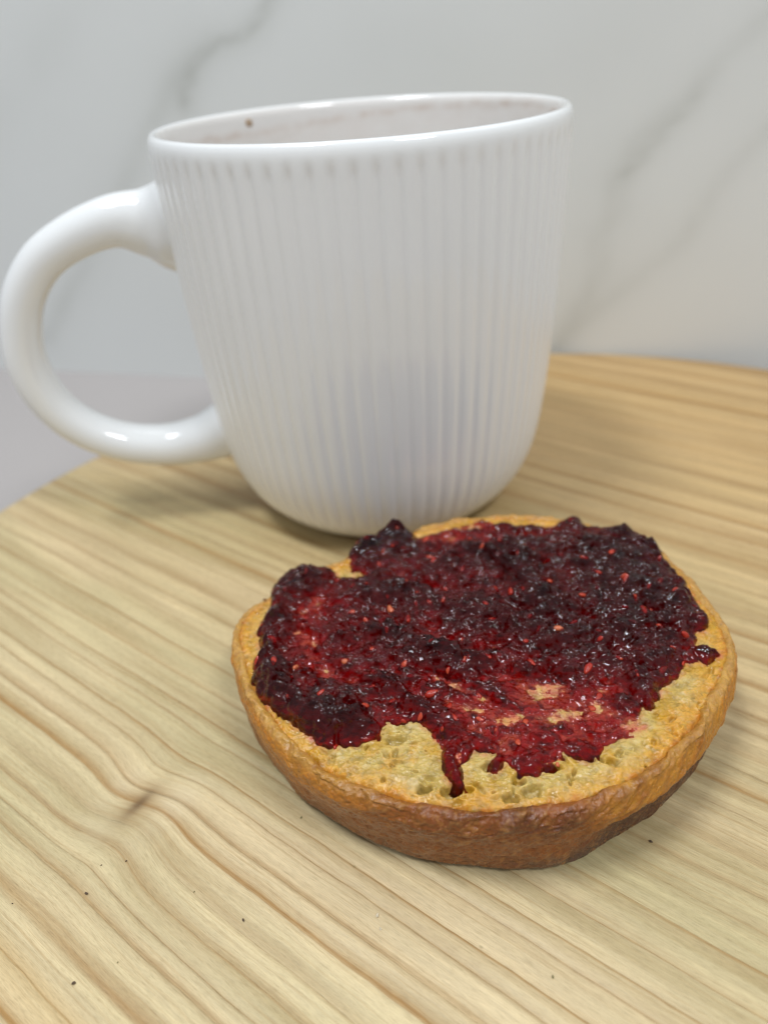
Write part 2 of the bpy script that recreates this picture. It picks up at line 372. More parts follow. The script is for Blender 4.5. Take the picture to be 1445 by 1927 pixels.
def mug():
    root = empty('mug', (MUG[0], MUG[1], 0))
    tag(root, 'white glazed mug with fine vertical ribs and a round loop handle, standing behind the muffin', 'mug')
    outer = [(0, 1.6), (10, 1.6), (21, 1.6), (23, 0.9), (23.8, 0.0), (25.4, 0.0), (27.2, .9), (31.2, 3.9), (34.8, 8.2), (37.4, 14), (39.0, 21), (40.1, 31), (40.9, 42), (41.6, 55), (42.1, 68), (42.4, 79), (42.5, 85.2),
             (42.3, 87.2), (41.7, 88.3), (40.9, 88.4), (40.2, 87.5), (39.9, 85.8), (39.4, 80), (38.1, 60), (37.0, 35), (35.0, 18), (30, 9), (20, 5.2), (0, 4.6)]
    P = spline(outer, 300); P[:, 0] = np.clip(P[:, 0], 0, None)
    NR = 74; nu = NR * 14
    ang = np.arange(nu) / nu * 2 * pi
    iout = np.argmax(P[:, 1]); idx = np.arange(len(P))
    ribw = (sstep(4, 13, P[:, 1]) * (1 - sstep(82.8, 86.2, P[:, 1])) * (idx < iout) * (P[:, 0] > 28))
    A, K = np.meshgrid(ang, idx, indexing='ij')
    phase = NR * A
    groove = (0.5 + 0.5 * np.cos(phase)) ** 1.9
    r = P[K, 0] - 0.36 * groove * ribw[K] + 0.10 * fbm(np.cos(A) * 3 + 5, P[K, 1] / 30 + np.sin(A) * 3, 2, 3) * (P[K, 0] > 5)
    z = P[K, 1]
    V = np.stack([r * 1.02 * np.cos(A), r * 1.02 * np.sin(A), z * 1.0], -1)
    col = np.ones(V.shape)
    inn = (K > iout)
    col = mix(col, np.broadcast_to(np.array([0.95, 0.905, 0.87]), col.shape), inn * 1.0)
    # dried coffee line inside, under the lip
    zl = 84.6 + 1.9 * np.clip((0.2 - np.cos(A)) * -1.2 + 0.3, -0.6, 1) + 0.9 * fbm(A * 4, A * 0, 3, 17)
    q = z - zl
    st = inn * (0.75 * np.exp(-(q / 0.8) ** 2) * np.clip(0.5 + 0.8 * fbm(A * 9, z * .2, 3, 21), 0.15, 1) + 0.22 * sstep(-14, 0, q) * (q < 0) * np.clip(.6 + fbm(A * 6, z * .25, 3, 9), 0, 1))
    col = mix(col, np.broadcast_to(np.array([0.74, 0.60, 0.51]), col.shape), np.clip(st, 0, 1))
    me = mesh_np('body', V.reshape(-1, 3) * MM, grid_quads(nu, len(P), wrap_u=True), col.reshape(-1, 3))
    link('body', me, mat_glaze(True), root)
    # handle: loop in a vertical plane through the axis, turned a little to the viewer
    az = radians(187)
    mid = [(39.0, 70.5), (43.5, 71.0), (47.5, 71.6), (54, 72.4), (62.5, 70.2), (70.5, 65.8), (76.5, 58.5), (79.6, 49.5), (79.9, 41.0), (77.0, 32.4), (71.2, 25.8), (63.2, 21.4), (53.8, 19.4), (46, 19.8), (41, 21.0), (37.0, 22.4), (34, 23)]
    hw = [(10.8), (9.3), (7.0), (5.3), (4.7), (4.5), (4.45), (4.45), (4.5), (4.5), (4.5), (4.6), (5.0), (5.6), (6.4), (7.4), (8.0)]
    dp = [(9.2), (8.0), (6.2), (5.6), (5.4), (5.3), (5.3), (5.3), (5.3), (5.3), (5.3), (5.4), (5.6), (6.2), (7.0), (8.0), (8.5)]
    C = spline([(a, b, c, d) for (a, b), c, d in zip(mid, hw, dp)], 170)
    T_ = np.gradient(C[:, :2], axis=0); T_ /= np.linalg.norm(T_, axis=1)[:, None]
    Nn = np.stack([-T_[:, 1], T_[:, 0]], 1)
    m = 48; ph = np.arange(m) / m * 2 * pi
    d = np.array([cos(az), sin(az), 0]); pz = np.array([0, 0, 1.0]); e = np.array([-sin(az), cos(az), 0])
    sup = lambda v: np.sign(v) * np.abs(v) ** 0.92
    rings = []
    for (s, h, a, b), nn in zip(C, Nn):
        cc = d * s + pz * h; n3 = d * nn[0] + pz * nn[1]
        rings.append([cc + n3 * a * sup(cos(p)) + e * b * sup(sin(p)) for p in ph])
    V = np.array(rings).reshape(-1, 3)
    u, v = np.meshgrid(np.arange(len(C) - 1), np.arange(m), indexing='ij'); v1 = (v + 1) % m
    q = np.stack([u * m + v, u * m + v1, (u + 1) * m + v1, (u + 1) * m + v], -1).reshape(-1, 4)
    me = mesh_np('handle', V * MM, q)
    link('handle', me, mat_glaze(False), root)
    # dried drop of coffee on the inside of the far wall
    t = NT('dried_coffee'); t.b.inputs['Base Color'].default_value = (0.44, 0.32, 0.22, 1); t.b.inputs['Roughness'].default_value = 0.3
    import bmesh
    b = bmesh.new(); bmesh.ops.create_icosphere(b, subdivisions=3, radius=1); 
    for vv in b.verts: vv.co = Vector((vv.co.x * 1.15, vv.co.y * 0.35, vv.co.z * 1.0)) * MM
    me = bpy.data.meshes.new('coffee_drop'); b.to_mesh(me); b.free()
    o = link('coffee_drop', me, t.m, root)
    a = radians(131); o.location = (cos(a) * 40.75 * MM, sin(a) * 40.75 * MM, 85.6 * MM); o.rotation_euler = (0, 0, a - pi / 2)
mug()

# ================================================================== MUFFIN HALF
MC = np.array([13.0, 93.0]); MT = 16.5
LIP = [(170.5, 42.2), (165.2, 42.6), (161.4, 40.3), (154.3, 38.4), (144.1, 35.6), (131.0, 33.3), (114.5, 33.5), (97.7, 35.0), (79.7, 37.3), (63.5, 39.3), (49.2, 42.0), (34.7, 44.0), (20.2, 43.7), (10.6, 42.8), (2.7, 42.9), (-7.0, 42.9), (-15.3, 41.6), (-24.1, 39.6), (-42.7, 37.1), (-60.4, 36.0), (-84.8, 34.2), (-112.8, 34.3), (-120.2, 34.5), (-132.5, 35.6), (-147.9, 36.4), (-163.2, 37.7), (-176.5, 39.8)]
BASE = [(169.5, 41.5), (-176.4, 39.4), (-160.6, 36.1), (-142.4, 33.8), (-125.3, 32.2), (-112.8, 32.1), (-96.1, 31.7), (-80.6, 33.3), (-69.6, 34.1), (-49.9, 35.9), (-32.6, 38.6), (-18.7, 41.0), (-9.3, 42.0), (10, 41.5), (34, 42), (63, 37.5), (97, 33), (131, 31.5), (150, 36)]
def polar(tab, sm):
    tab = sorted((a % 360, r) for a, r in tab); a = np.array([t[0] for t in tab]); r = np.array([t[1] for t in tab])
    g = np.arange(0, 360, 0.5); v = np.interp(g, np.r_[a - 360, a, a + 360], np.r_[r, r, r])
    k = np.exp(-(np.minimum(np.arange(720), 720 - np.arange(720)) * 0.5 / sm) ** 2); k /= k.sum()
    v = np.real(np.fft.ifft(np.fft.fft(v) * np.fft.fft(k)))
    return lambda th: np.interp(np.degrees(th) % 360, np.r_[g, 360], np.r_[v, v[0]])
RT = polar(LIP, 4.0); RB = polar(BASE, 6.0)

# jam footprint, traced on the muffin's top plane
JAM = [(545, 1066), (575, 1055), (610, 1058), (640, 1078), (690, 1080), (661, 1066), (655, 1042), (667, 1020), (700, 1010), (716, 990), (745, 984), (768, 990), (785, 1003), (830, 990), (870, 982), (905, 972), (960, 980), (1045, 983), (1054, 972), (1090, 970), (1102, 983), (1180, 992), (1215, 1004), (1243, 1024), (1250, 1046),
       (1275, 1072), (1300, 1102), (1320, 1132), (1336, 1155), (1334, 1170), (1312, 1190), (1308, 1212), (1330, 1214), (1360, 1229), (1330, 1244), (1302, 1243), (1286, 1244), (1278, 1270), (1255, 1290), (1240, 1312), (1226, 1342), (1208, 1334), (1198, 1345), (1214, 1372), (1190, 1396), (1142, 1410), (1112, 1441), (1062, 1432), (1032, 1450), (1010, 1470),
       (985, 1468), (962, 1456), (950, 1441), (932, 1466), (922, 1462), (924, 1430), (892, 1422), (870, 1450), (873, 1484), (858, 1487), (836, 1466), (830, 1420), (812, 1386), (790, 1370), (742, 1370), (720, 1374), (710, 1396), (670, 1411), (625, 1413), (600, 1406), (565, 1376), (530, 1346), (492, 1316), (474, 1282), (476, 1242), (490, 1226), (482, 1182), (491, 1160), (508, 1146), (509, 1110), (518, 1086)]
JZ = 17.5
def jz(y): return float(np.interp(y, [1150, 1420], [17.8, 15.4]))
JP = np.array([unproject([p], jz(p[1]))[0, :2] for p in JAM])
def J(x, y, dz=0.0): return unproject([(x, y)], jz(y) + dz)[0, :2]

def top_smooth(x, y):
    """broad shape of the cut face"""
    dx = x - MC[0]; dy = y - MC[1]; th = np.arctan2(dy, dx); s = np.hypot(dx, dy) / RT(th)
    z = MT + 0.55 * fbm(x / 16, y / 16, 3, 2) - 0.6 * sstep(0.55, 0.9, s) * (0.4 + 0.6 * (np.sin(th) < 0.2))
    z -= 1.9 * sstep(0.86, 1.02, s) * np.clip(-np.sin(th + 0.2), 0, 1)
    return z
PORES = []
for i in range(460):
    a = rng.uniform(0, 2 * pi); s = math.sqrt(rng.uniform(0.05, 0.90)); R_ = float(RT(np.array(a))) * s
    PORES.append((MC[0] + R_ * cos(a), MC[1] + R_ * sin(a), rng.uniform(0.12, 0.42) * (1.25 if sin(a) < -0.3 else 1), rng.uniform(0.3, 0.9), rng.uniform(0, pi), rng.uniform(1, 2.6)))
for px, rr, dd in [((850, 1492), .95, 1.8), ((800, 1488), .7, 1.4), ((1036, 1454), .75, 1.6), ((880, 1492), .5, 1.2), ((1000, 1492), .9, 1.2), ((960, 1505), .7, 1.3), ((745, 1400), .9, .9), ((925, 1450), .9, 1.0), ((1150, 1440), .7, 1.0), ((975, 1478), .6, 1.0)]:
    p = J(*px); PORES.append((p[0], p[1], rr, dd, 0.1, 1.9))
def pores(x, y):
    d = np.zeros_like(x)
    x = x + 0.30 * fbm(x / 1.1, y / 1.1, 3, 131); y = y + 0.30 * fbm(x / 1.1 + 5, y / 1.1, 3, 133)
    xf = x.ravel(); yf = y.ravel(); df = d.ravel()
    for (px, py, r, dep, an, el) in PORES:
        R_ = r * el * 1.7
        m = np.nonzero((np.abs(xf - px) < R_) & (np.abs(yf - py) < R_))[0]
        if not len(m): continue
        ex = (xf[m] - px) * cos(an) + (yf[m] - py) * sin(an); ey = -(xf[m] - px) * sin(an) + (yf[m] - py) * cos(an)
        q = np.hypot(ex / (r * el), ey / r)
        df[m] = np.maximum(df[m], dep * (1 - sstep(0.4, 1.12, q)))
    return df.reshape(x.shape)
def crumb_detail(x, y):
    a = fbm(x / 3.2, y / 2.2, 4, 31, 0.55) * 1.0
    rid = 1 - np.abs(fbm(x / 2.4 + 2, y / 1.3, 3, 35)) * 3.2
    b = worley(x / 1.5 + .3 * a, y / 1.0, 37)
    c = fbm(x / 0.7, y / 0.5, 3, 39)
    return 0.55 * a + 0.17 * rid + 0.24 * (0.5 - b) + 0.26 * c

# soft red stain that the jam has soaked into the crumb
def jam_sd(x, y, wob=True):
    if wob:
        x = x + 0.35 * fbm(x / 1.7, y / 1.7, 3, 61); y = y + 0.35 * fbm(x / 1.7 + 9, y / 1.7, 3, 62)
    d = seg_dist(x, y, JP, True); return np.where(inside(x, y, JP), d, -d)

def mat_crumb():
    t = NT('crumb'); o = t.obj(); a = t.attr()
    n = t.noise(o, 700, 4, 0.6); n2 = t.noise(o, 2400, 3, 0.6)
    c = t.mixc(1.0, a, t.ramp(n, [(0.25, 0.62), (0.5, 1.0), (0.75, 1.22)]), 'MULTIPLY')
    t.put(t.b.inputs['Base Color'], c)
    t.b.inputs['Subsurface Weight'].default_value = 0.35; t.b.inputs['Subsurface Radius'].default_value = (1.0, 0.6, 0.25)
    t.b.inputs['Subsurface Scale'].default_value = 0.0012
    t.put(t.b.inputs['Roughness'], t.ramp(t.noise(o, 260, 3), [(0.38, 0.12), (0.62, 0.5)]))
    b1 = t.bump(n, 0.7, 0.0005); b2 = t.bump(n2, 0.35, 0.00012, b1); t.l.new(b2, t.b.inputs['Normal'])
    return t.m
def mat_crust():
    t = NT('crust'); o = t.obj(); a = t.attr()
    n = t.noise(o, 1100, 4, 0.65); n2 = t.noise(o, 4200, 3, 0.6); n3 = t.noise(o, 320, 3, 0.6)
    c = t.mixc(1.0, a, t.ramp(n, [(0.28, 0.74), (0.5, 1.0), (0.74, 1.22)]), 'MULTIPLY')
    c = t.mixc(t.ramp(t.noise(o, 640, 3, 0.7), [(0.54, 0.0), (0.68, 0.55)]), c, (0.38, 0.165, 0.04))
    c = t.mixc(t.ramp(n2, [(0.60, 0.0), (0.75, 0.4)]), c, (0.50, 0.26, 0.08))
    t.put(t.b.inputs['Base Color'], c)
    t.b.inputs['Subsurface Weight'].default_value = 0.15; t.b.inputs['Subsurface Radius'].default_value = (1.0, 0.5, 0.2)
    t.b.inputs['Subsurface Scale'].default_value = 0.0008
    t.put(t.b.inputs['Roughness'], t.ramp(n3, [(0.35, 0.16), (0.65, 0.42)]))
    t.b.inputs['Coat Weight'].default_value = 0.12; t.b.inputs['Coat Roughness'].default_value = 0.12
    b1 = t.bump(n, 0.75, 0.00042); b2 = t.bump(n2, 0.45, 0.00012, b1); t.l.new(b2, t.b.inputs['Normal'])
    return t.m

PALE = np.array([0.51, 0.36, 0.10]); GOLD = np.array([0.60, 0.285, 0.026]); AMBER = np.array([0.47, 0.165, 0.010])
BROWN = np.array([0.235, 0.064, 0.007]); DARK = np.array([0.085, 0.044, 0.03])
def muffin():
    root = empty('muffin_half', (MC[0] * MM, MC[1] * MM, 0.0002))
    tag(root, 'toasted muffin half with a golden brown crust, lying on the wooden board under the jam', 'muffin')
    # --- crumb (the cut face)
    nu, nv = 1150, 330
    th = np.arange(nu) / nu * 2 * pi; sv = np.linspace(0, 1, nv) ** 0.85
    TH, SV = np.meshgrid(th, sv, indexing='ij'); R_ = (RT(TH) - 0.9) * SV
    X = MC[0] + R_ * np.cos(TH); Y = MC[1] + R_ * np.sin(TH)
    z = top_smooth(X, Y); cd = crumb_detail(X, Y); po = pores(X, Y)
    sd = jam_sd(X, Y, False)
    edge = RT(TH) - R_
    z = z + cd * 0.75 - po - 1.2 * (1 - sstep(0.7, 2.2, edge))
    f = fbm(X / 6, Y / 6, 4, 44); f2 = fbm(X / 2, Y / 2, 4, 47)
    front = np.clip(-np.sin(TH + 0.15), 0, 1)
    gold = sstep(8.5 + 4 * f, 2.2 + 2 * f, edge * (1 + 0.5 * front))
    gold = np.clip(gold + 0.55 * sstep(0.12, 0.5, f + 0.5 * f2) + 0.5 * sstep(0.25, 0.7, cd), 0, 1)
    col = mix(np.broadcast_to(PALE, X.shape + (3,)), GOLD, gold * 0.9)
    col = mix(col, AMBER, sstep(0.35, 0.9, gold * sstep(4.0, 1.0, edge) + 0.4 * f2))
    col = mix(col, np.array([0.56, 0.45, 0.23]), 0.5 * sstep(0.1, 0.6, fbm(X / 3, Y / 2, 3, 49)) * (1 - gold))
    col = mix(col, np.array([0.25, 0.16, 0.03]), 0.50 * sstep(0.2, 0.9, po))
    f3 = fbm(X / 1.6 + 4, Y / 1.1, 4, 149)
    col = mix(col, np.array([0.30, 0.205, 0.05]), 0.55 * sstep(0.08, 0.5, f3))
    col = mix(col, np.array([0.62, 0.50, 0.25]), 0.5 * sstep(0.12, 0.5, -f3) * (1 - 0.6 * gold))
    soak = sstep(-1.0, 1.0, sd + 1.0 * f2)
    col = mix(col, np.array([0.50, 0.10, 0.07]), np.clip(0.50 + 0.9 * f2, 0.15, 0.9) * soak)
    butter = sstep(-3.2, -0.6, sd) * (1 - soak) * sstep(-0.1, 0.3, f)
    col = mix(col, np.array([0.46, 0.25, 0.01]), 0.75 * butter)
    V = np.stack([X - MC[0], Y - MC[1], z], -1).reshape(-1, 3) * MM
    q = grid_quads(nu, nv, wrap_u=True)
    link('crumb', mesh_np('crumb', V, q, np.clip(col, 0, 1).reshape(-1, 3)), mat_crumb(), root)
    # --- crust (lip, side wall and base)
    nu = 1500
    th = np.arange(nu) / nu * 2 * pi
    pr = [(-4.0, MT - 2.6, 0), (-2.6, MT - 1.3, 0), (-1.7, MT - 0.5, 0), (-0.95, MT - 0.45, 0), (-0.2, MT - 1.4, 0), (0.15, MT - 3.2, 0), (0.25, MT - 6.0, .25), (0.1, 8.2, .5), (0.05, 5.4, .75), (0.0, 3.0, .95), (-0.25, 1.2, 1), (-1.3, 0.25, 1), (-4.5, 0.1, 1), (-12, 0.1, 1), (-24, .1, 1)]
    P = spline(pr, 240)
    P = P[:225]
    TH, K = np.meshgrid(th, np.arange(len(P)), indexing='ij')
    off = P[K, 0]; zz = P[K, 1]; wt = np.clip(P[K, 2], 0, 1)
    rt = RT(TH); rb = RB(TH); R0 = rt * (1 - wt) + rb * wt
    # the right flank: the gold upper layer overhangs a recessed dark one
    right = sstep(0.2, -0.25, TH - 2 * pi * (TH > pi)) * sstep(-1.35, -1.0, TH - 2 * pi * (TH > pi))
    a_l = TH * 36.0; v_l = np.cumsum(np.r_[0, np.linalg.norm(np.diff(P[:, :2], axis=0), axis=1)])[K]
    ca, sa = np.cos(TH) * 36, np.sin(TH) * 36
    # periodic noise: the angle is taken round a circle, so the seam does not show
    def pn(s1, s2, oc, seed, g=.5): return 0.5 * (fbm(ca / s1 + v_l / s2, sa / s1, oc, seed, g) + fbm(ca / s1, sa / s1 + v_l / s2, oc, seed + 50, g)) * 1.3
    big = pn(9, 7, 3, 71); med = pn(2.6, 2.2, 4, 73); fin = pn(0.85, 0.8, 3, 75)
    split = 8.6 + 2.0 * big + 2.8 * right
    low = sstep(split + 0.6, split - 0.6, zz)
    off = off - 1.5 * right * low * (zz > 0.05) + 0.45 * right * (1 - low) * sstep(MT - 1, MT - 5, zz)
    sidew = sstep(0.3, 1.6, zz)
    # the overhanging lip in front is crinkled
    lipw = sstep(MT - 5.5, MT - 1.5, zz)
    disp = 0.75 * big + 0.42 * med + 0.22 * fin
    blister = np.clip(worley(a_l / 1.5, v_l / 1.2, 77), 0, 1)
    crk = (1 - np.abs(pn(3.2, 1.6, 3, 79)) * 4)
    disp = disp + 0.22 * np.clip(crk, -1, 1) * np.exp(-((np.degrees(TH) - 278) / 45) ** 2)
    disp = disp + 0.30 * (0.45 - blister) * np.clip(0.4 + big, 0, 1)
    R1 = R0 + off + disp * sidew * 0.8 + (0.9 * pn(5, 5, 2, 83) + .25 * med) * (zz > MT - 3) * (off < -0.6) * (zz > 2)
    frontlip = np.clip(-np.sin(TH + 0.2), 0, 1)
    zz2 = zz + lipw * (0.45 * med + 0.5 * big + 0.22 * fin) - lipw * 0.9 * frontlip
    zz2 = np.where(zz < 0.5, np.maximum(zz2, 0.0), zz2)
    # a ragged burnt bit at the front of the base
    X = R1 * np.cos(TH); Y = R1 * np.sin(TH)
    # colour: gold at the lip, brown at the front and towards the base
    hN = np.clip(zz / MT, 0, 1)
    deg = np.degrees(TH); dg = np.where(deg > 180, deg - 360, deg)
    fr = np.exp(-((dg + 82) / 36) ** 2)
    brown = sstep(0.95, 0.25, hN + 0.6 * med + 0.45 * big - 0.55 * fr - 0.12)
    brown = np.clip(brown + 0.6 * fr * sstep(-0.5, 0.4, med + .4), 0, 1)
    lf_ = np.exp(-((np.abs(dg) - 180) / 45) ** 2)
    brown *= (1 - 0.45 * lf_) * (1 - 0.75 * right * (1 - low))
    col = mix(np.broadcast_to(GOLD, X.shape + (3,)), AMBER, sstep(-0.5, 0.4, med + 0.5 * big + 0.4 * (1 - hN)))
    col = mix(col, PALE, 0.45 * sstep(MT - 1.6, MT - 0.4, zz) * (1 - fr))
    col = mix(col, BROWN, brown)
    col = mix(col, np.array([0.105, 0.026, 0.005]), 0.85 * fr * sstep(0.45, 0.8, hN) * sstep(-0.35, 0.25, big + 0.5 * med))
    col = mix(col, np.array([0.33, 0.15, 0.04]), 0.6 * sstep(0.15, 0.6, med + 0.5 * fin) * (1 - hN * 0.3))
    col = mix(col, np.array([0.24, 0.090, 0.026]), 0.7 * sstep(0.38, 0.15, hN) * sstep(-0.3, 0.4, fin + .3) * (1 - right))
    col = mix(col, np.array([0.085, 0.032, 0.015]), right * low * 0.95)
    col = mix(col, np.array([0.11, 0.035, 0.014]), 0.7 * sstep(0.30, 0.05, hN + 0.12 * med) * (0.35 + 0.65 * sstep(-1.8, -0.6, np.where(TH > pi, TH - 2 * pi, -9))))
    burnt = np.exp(-((dg + 72) / 14) ** 2) * sstep(0.42, 0.10, hN + .2 * med)
    col = mix(col, DARK, np.clip(0.9 * burnt, 0, 1))
    col = mix(col, np.array([0.46, 0.24, 0.08]), 0.35 * sstep(0.25, 0.55, fin) * (1 - burnt))
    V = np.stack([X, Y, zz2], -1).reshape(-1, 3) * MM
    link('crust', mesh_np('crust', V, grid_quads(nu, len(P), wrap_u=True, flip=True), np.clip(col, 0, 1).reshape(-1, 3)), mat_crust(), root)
muffin()

# ================================================================== RASPBERRY JAM
def mat_jam():
    t = NT('raspberry_jam'); o = t.obj()
    n = t.noise(o, 620, 1.5, 0.45); pm = t.ramp(t.noise(o, 130, 2, 0.5), [(0.36, 0.35), (0.60, 1.0)])
    nor = t.bump(t.math('MULTIPLY', n, pm), 0.8, 0.0010)
    tr = t.new('ShaderNodeBsdfTransparent'); tr.inputs[0].default_value = (1.0, 0.55, 0.55, 1)
    df = t.new('ShaderNodeBsdfDiffuse'); t.l.new(nor, df.inputs['Normal'])
    t.put(df.inputs[0], t.ramp(t.noise(o, 420, 3, 0.5), [(0.38, (0.012, 0.0015, 0.002)), (0.66, (0.10, 0.004, 0.005))]))
    m1 = t.new('ShaderNodeMixShader'); m1.inputs[0].default_value = 0.25; t.l.new(tr.outputs[0], m1.inputs[1]); t.l.new(df.outputs[0], m1.inputs[2])
    gl = t.new('ShaderNodeBsdfGlossy'); gl.inputs['Roughness'].default_value = 0.055; t.l.new(nor, gl.inputs['Normal'])
    fr = t.new('ShaderNodeFresnel'); fr.inputs['IOR'].default_value = 1.44; t.l.new(nor, fr.inputs['Normal'])
    m2 = t.new('ShaderNodeMixShader'); t.l.new(fr.outputs[0], m2.inputs[0]); t.l.new(m1.outputs[0], m2.inputs[1]); t.l.new(gl.outputs[0], m2.inputs[2])
    t.l.new(m2.outputs[0], t.out.inputs['Surface'])
    ab = t.new('ShaderNodeVolumeAbsorption'); ab.inputs['Color'].default_value = (0.875, 0.0, 0.12, 1); ab.inputs['Density'].default_value = 2300
    t.l.new(ab.outputs[0], t.out.inputs['Volume'])
    t.n.remove(t.b)
    return t.m

THICK = [  # (photo x, y, radius mm, extra height mm): lumps of fruit
    (555, 1095, 4.0, 1.7), (595, 1080, 3.0, 1.1), (515, 1120, 2.5, .9), (525, 1165, 3.5, .9), (500, 1215, 3.2, 1.0), (505, 1265, 4.0, 1.4), (535, 1305, 4.0, 1.4), (580, 1345, 3.8, 1.6), (625, 1370, 3.4, 1.5), (670, 1365, 3.0, 1.2),
    (690, 1315, 2.8, 1.0), (640, 1330, 3.0, 1.3), (650, 1165, 3.4, 1.3), (640, 1215, 3.0, 0.8), (700, 1110, 5.0, 1.6), (745, 1125, 4.2, 1.3), (700, 1030, 4.6, 2.4), (745, 1005, 4.0, 2.6), (765, 1025, 3.4, 1.6),
    (830, 1060, 4.2, 1.0), (900, 1050, 4.0, 1.4), (965, 1045, 5.0, 2.1), (1000, 1085, 5.5, 1.2), (1010, 1140, 4.5, 1.9), (1060, 1160, 4.5, 1.3), (930, 1150, 5.0, 1.2), (860, 1160, 5.0, 1.0), (1100, 1040, 8.0, 1.6), (1180, 1060, 8.0, 1.7), (1240, 1110, 7.0, 1.5),
    (1160, 1120, 8.0, 1.4), (1200, 1180, 6.5, 1.2), (1290, 1150, 4.5, 1.2), (1150, 1215, 4.0, 1.1), (1080, 1220, 4.2, 1.4), (1010, 1215, 4.0, 1.1), (1225, 1235, 4.5, 1.1), (1200, 1290, 3.6, 1.2), (1215, 1315, 2.4, 1.0), (1080, 975, 2.0, 1.3),
    (800, 1240, 4.2, 1.3), (860, 1250, 3.4, 1.0), (740, 1195, 4.0, .8), (1170, 1000, 4.0, 1.1), (1230, 1035, 3.4, 1.3), (1330, 1165, 2.0, .7), (850, 1440, 1.6, .3), (855, 1470, 1.4, .2), (985, 1450, 2.4, .9), (1330, 1230, 1.8, .9)]
RIDGE = [([(690, 1180), (760, 1215), (850, 1240), (950, 1262), (1060, 1268), (1150, 1262)], 1.6, 0.9), ([(760, 1120), (850, 1130), (950, 1175), (1050, 1200), (1150, 1190)], 1.8, 0.8),
         ([(870, 1035), (940, 1060), (1000, 1110), (1040, 1150)], 1.4, 0.9), ([(800, 1300), (850, 1370), (850, 1440), (860, 1480)], 1.0, 0.35), ([(880, 1290), (950, 1330), (1010, 1350)], 1.0, .6),
         ([(1060, 1270), (1110, 1320), (1180, 1330)], 1.0, .5), ([(720, 1290), (780, 1330), (840, 1390)], 1.3, .8), ([(510, 1150), (500, 1220), (500, 1280), (560, 1350), (650, 1385)], 2.2, .8),
         ([(900, 1400), (940, 1440)], .9, .5), ([(1100, 1420), (1000, 1400), (930, 1380)], 1.0, .5), ([(1255, 1240), (1240, 1290), (1212, 1325)], 1.6, .7)]
THIN = [  # (x, y, half width mm, half depth mm, turn deg, strength): places where the crumb shows through
    (602, 1128, 2.0, 1.3, -20, 1.4), (563, 1188, 1.3, .9, 0, 1.2), (590, 1238, 2.6, 1.0, -40, 1.3), (622, 1284, 1.7, 1.0, -35, 2.0), (714, 1312, 1.1, 1.4, 10, 1.7), (612, 1160, 1.2, .8, 0, .7), (665, 1078, 1.4, 1.0, 0, 1.4),
    (950, 1272, 1.5, 1.2, 0, 1.8), (1030, 1272, 1.5, .9, 0, 1.5), (1025, 1312, 2.3, 1.7, 0, 2.0), (835, 1290, 3.6, 1.0, -30, 1.6), (895, 1318, 2.4, .8, -35, 1.3), (1150, 1295, 2.6, 1.8, 0, 1.1), (870, 1340, 2.0, .9, -30, 1.0),
    (960, 1365, 2.6, 1.2, 0, 1.2), (1060, 1360, 2.4, 1.1, 0, 1.1), (1125, 1350, 2.0, 1.4, 0, 1.3), (1180, 1380, 2.4, 1.4, 10, 1.0), (800, 1330, 1.6, .8, -30, .9), (1075, 1400, 2.0, .8, 10, .8), (905, 1395, 1.6, 1.0, -60, 1.0), (840, 1010, 3.6, 1.6, 5, .9),
    (900, 985, 3.0, 1.2, 5, .7), (1205, 1365, 1.4, 1.4, 10, .9), (1000, 1425, 1.2, .8, 0, .7), (940, 1415, 1.4, 1.0, 0, .9), (780, 1275, 1.6, .6, -20, .7), (1100, 985, 2.4, .8, 0, .5)]
